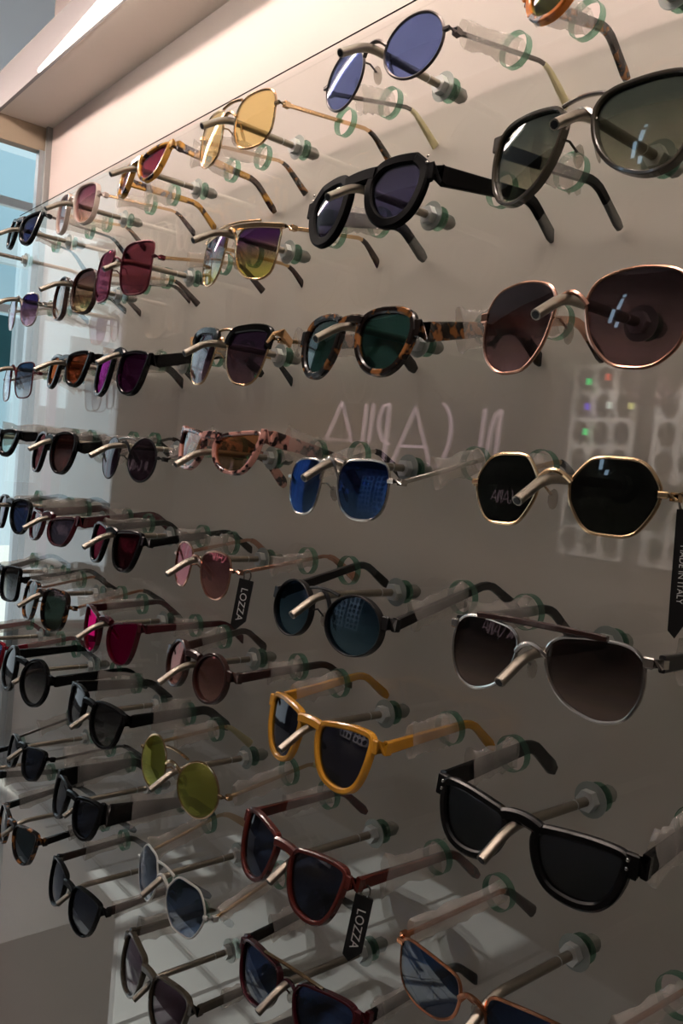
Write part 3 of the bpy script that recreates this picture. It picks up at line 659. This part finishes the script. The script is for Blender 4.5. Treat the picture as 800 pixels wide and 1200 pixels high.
# ---- hang tags
def text_mesh(name, body, size, mat, parent, loc, rot, font=None):
    cu = bpy.data.curves.new(name, 'FONT'); cu.body = body; cu.size = size; cu.extrude = .0001; cu.align_x = 'CENTER'; cu.align_y = 'CENTER'
    t = bpy.data.objects.new(name+'_src', cu); COL.objects.link(t)
    bpy.context.view_layer.update()
    me_ = bpy.data.meshes.new_from_object(t.evaluated_get(bpy.context.evaluated_depsgraph_get()))
    bpy.data.objects.remove(t); me_.materials.clear(); me_.materials.append(mat)
    o = bpy.data.objects.new(name, me_); COL.objects.link(o); o.parent = parent; o.location = loc; o.rotation_euler = rot; return o
M_tag = pbr('black_card', (14, 14, 15), .5); M_ink = pbr('white_print', (225, 225, 222), .6)
def hang_tag(key, dx, dy, dz, length, wid, body, label, lean=0):
    rt, hg = HN[key]; h_ = rt.matrix_basis.to_3x3() @ (hg[1]*U); base = rt.location+h_+Vector((dx, dy, dz))*U
    T = empty('hang_tag', base, (0, lean, .55)); tag(T, label, 'tag')
    L = length; w_ = wid/2
    b = MB(); b.v = [(-w_, -.004, -.03), (w_, -.004, -.03), (w_, -.004, -L+.05), (-w_*.2, -.004, -L), (-w_, -.004, -L+.02), (-w_, .004, -.03), (w_, .004, -.03), (w_, .004, -L+.05), (-w_*.2, .004, -L), (-w_, .004, -L+.02)]
    b.f = [(0, 1, 2, 3, 4), (9, 8, 7, 6, 5)]+[(i, (i+1) % 5, 5+(i+1) % 5, 5+i) for i in range(5)]
    b.build('card', M_tag, T, smooth=False)
    MB().sweep([(.018*math.cos(a), 0, -.012+.026*math.sin(a)) for a in [i*math.pi/5 for i in range(10)]], circ(.004, .004, 5), side=(0, 1, 0), closed=True).build('ring', FM['silver'], T)
    text_mesh('lettering', body, (wid*U*.68 if len(body) < 6 else wid*U*.5), M_ink, T, Vector((0, -.006, -L*.54))*U, (math.pi/2, math.radians(90), 0))
hang_tag((3, 5), .03, .02, 0, .27, .07, 'LOZZA', 'black hang tag with white lettering on the rose gold pair', .12)
hang_tag((2, 7), .01, .03, -.02, .29, .07, 'LOZZA', 'black hang tag on the red brown pair', .12)
hang_tag((1, 4), .02, .02, .0, .38, .046, 'MADE IN ITALY', 'black hang tag at the right edge on the gold octagonal pair', -.03)

# ================================================================ LIGHTS, SEEN AND ADDED
M_cool = emit('glint_glow', (190, 226, 255), 9)
M_led = emit('led_glow', (255, 244, 228), 14)
ls = empty('led_strip', W(-1, -.2, 1.4)); tag(ls, 'long white LED strip glowing along the soffit edge', 'light strip')
b = MB(); xa, xb = -5.45, 8.5
b.v = [(xa, -.195, 1.38), (xb, -.195, 1.36), (xb, -.24, 1.36), (xa, -.20, 1.378), (xa, -.195, 1.385), (xb, -.195, 1.75), (xb, -.24, 1.74), (xa, -.20, 1.384)]
b.v = [(xa, -.195, 1.375), (-3.6, -.195, 1.355), (xb, -.195, 1.355), (xa, -.2, 1.40), (-3.6, -.2, 1.53), (xb, -.2, 1.56), (xa, -.205, 1.375), (-3.6, -.235, 1.355), (xb, -.235, 1.355), (xa, -.205, 1.40), (-3.6, -.225, 1.53), (xb, -.225, 1.56)]
b.f = [(0, 1, 4, 3), (1, 2, 5, 4), (6, 7, 10, 9), (7, 8, 11, 10), (0, 1, 7, 6), (1, 2, 8, 7), (3, 4, 10, 9), (4, 5, 11, 10), (0, 3, 9, 6), (2, 5, 11, 8)]
o = b.build('diffuser', M_led, ls, smooth=False); o.location = W(0, 0, 0)-ls.location
cl = empty('added_tube_lamp', W(-1.0, -1.25, 1.64)); tag(cl, 'warm tube lamp added above the display, out of the picture', 'lamp')  # added off-frame tube, carries the wall light further down
o = MB().tube([(-8, 0, 0), (5, 0, 0)], .05, 10).build('tube', emit('tube_glow', (255, 232, 219), 46), cl)
MB().box((-8.2, -.12, .08), (5.2, .12, .16)).build('housing', M_white, cl, smooth=False)

lamp('added_board_spot', 'SPOT', W(-5.2, -5.0, 3.0), 110, (1, .93, .88), rot=(Vector((0, -3.9, -4.0))).to_track_quat('-Z', 'Y').to_euler(), spot_size=.55, spot_blend=.5, shadow_soft_size=.05)  # added spot, brightens the holed boards for their reflection
# ---- added glowing bars on the opposite wall, shaped for bluish glints in the lenses
dl = empty('glint_bars', W(-2.1, -8.9, 3)); tag(dl, 'added glowing stacked bars on the opposite wall, making the lens glints', 'lamp')
for x_, z0_, z1_ in ((.0, .9, 1.1), (-.05, -.1, .7), (-.3, -1.2, -.1), (.12, -1.6, -1.2)):
    MB().box((x_, 0, z0_), (x_+.2, .05, z1_)).build('glint_bar', M_cool, dl, smooth=False)
# ---- neon sign and round-hole shelf board on the opposite wall (seen mirrored in the glass)
M_neon = emit('neon_tube', (255, 216, 226), 1.9)
ns = empty('neon_sign', W(-10.5, -8.9, -1.4)); tag(ns, 'pinkish white neon letters on the opposite wall, seen mirrored in the glass', 'sign')
ST = {'A': [[(-12.91,-1.11),(-12.36,-.1),(-11.79,-1.2)],[(-12.8,-.92),(-11.93,-.92)]], 'l': [[(-11.54,-.14),(-11.6,-1.4)]], 'L': [[(-11.32,-.14),(-11.40,-1.4)]],
 'P': [[(-10.83,-.14),(-10.87,-1.4)],[(-10.82,-.15),(-11.01,-.19),(-11.11,-.44),(-11.1,-.66),(-10.96,-.9),(-10.74,-.97)]], 'A_': [[(-10.62,-1.35),(-10.07,-.22),(-9.55,-1.35)],[(-10.44,-.99),(-9.68,-.99)]],
 'C': [[(-9.36,-.15),(-9.25,-.22),(-9.13,-.4),(-9.08,-.66),(-9.12,-.95),(-9.25,-1.25),(-9.45,-1.38)]], 'n': [[(-8.3,-.25),(-8.36,-1.3)],[(-7.93,-.28),(-7.98,-1.3)],[(-7.93,-.28),(-8.05,-.36),(-8.14,-.66),(-8.17,-1.2)]]}
for k, strokes in ST.items():
    for st in strokes:
        MB().sweep([(x+10.5, 0, z+1.4) for x, z in st], circ(.032, .032, 6), side=(0, 1, 0)).build('letter_stroke', M_neon, ns)
M_board = pbr('pale_grey_board', (215, 208, 205), .6); M_disc = pbr('dark_disc', (38, 34, 33), .3)
for bx, lb in ((-6.4, 'pale board with rows of dark round holes on the opposite wall, lit by coloured dots'), (-4.95, 'second pale board with dark round holes on the opposite wall, nearest the right edge')):
    bd = empty('holed_board', W(bx+.58, -8.8, -2.6)); tag(bd, lb, 'board')
    wbox('board', (bx, -8.85, -2.6), (bx+1.16, -8.75, .42), M_board, bd)
    for i in range(3):
        for j in range(7):
            x, z = bx+.24+i*.36, .2-j*.42
            MB().sweep([(x-bx-.58, .07, z+2.6), (x-bx-.58, .10, z+2.6)], circ(.125, .165, 16)).build('hole', M_disc, bd)
dots = [(-6.03, .13, (60, 255, 140)), (-5.7, .19, (255, 90, 60)), (-6.01, -.26, (130, 90, 255)), (-5.63, -.24, (230, 240, 230)), (-5.26, -.25, (250, 240, 150)), (-6.0, -.65, (60, 255, 140))]
for i, (x, z, cc) in enumerate(dots):
    o = MB().box((-.035, -.01, -.05), (.035, .01, .05)).build('indicator_light', emit('led_dot_%d' % i, cc, 5), None, smooth=False); o.location = W(x, -8.62, z)
    tag(o, '%s light dot on the holed board' % ['upper green', 'red', 'violet', 'white', 'yellow', 'lower green'][i], 'light')
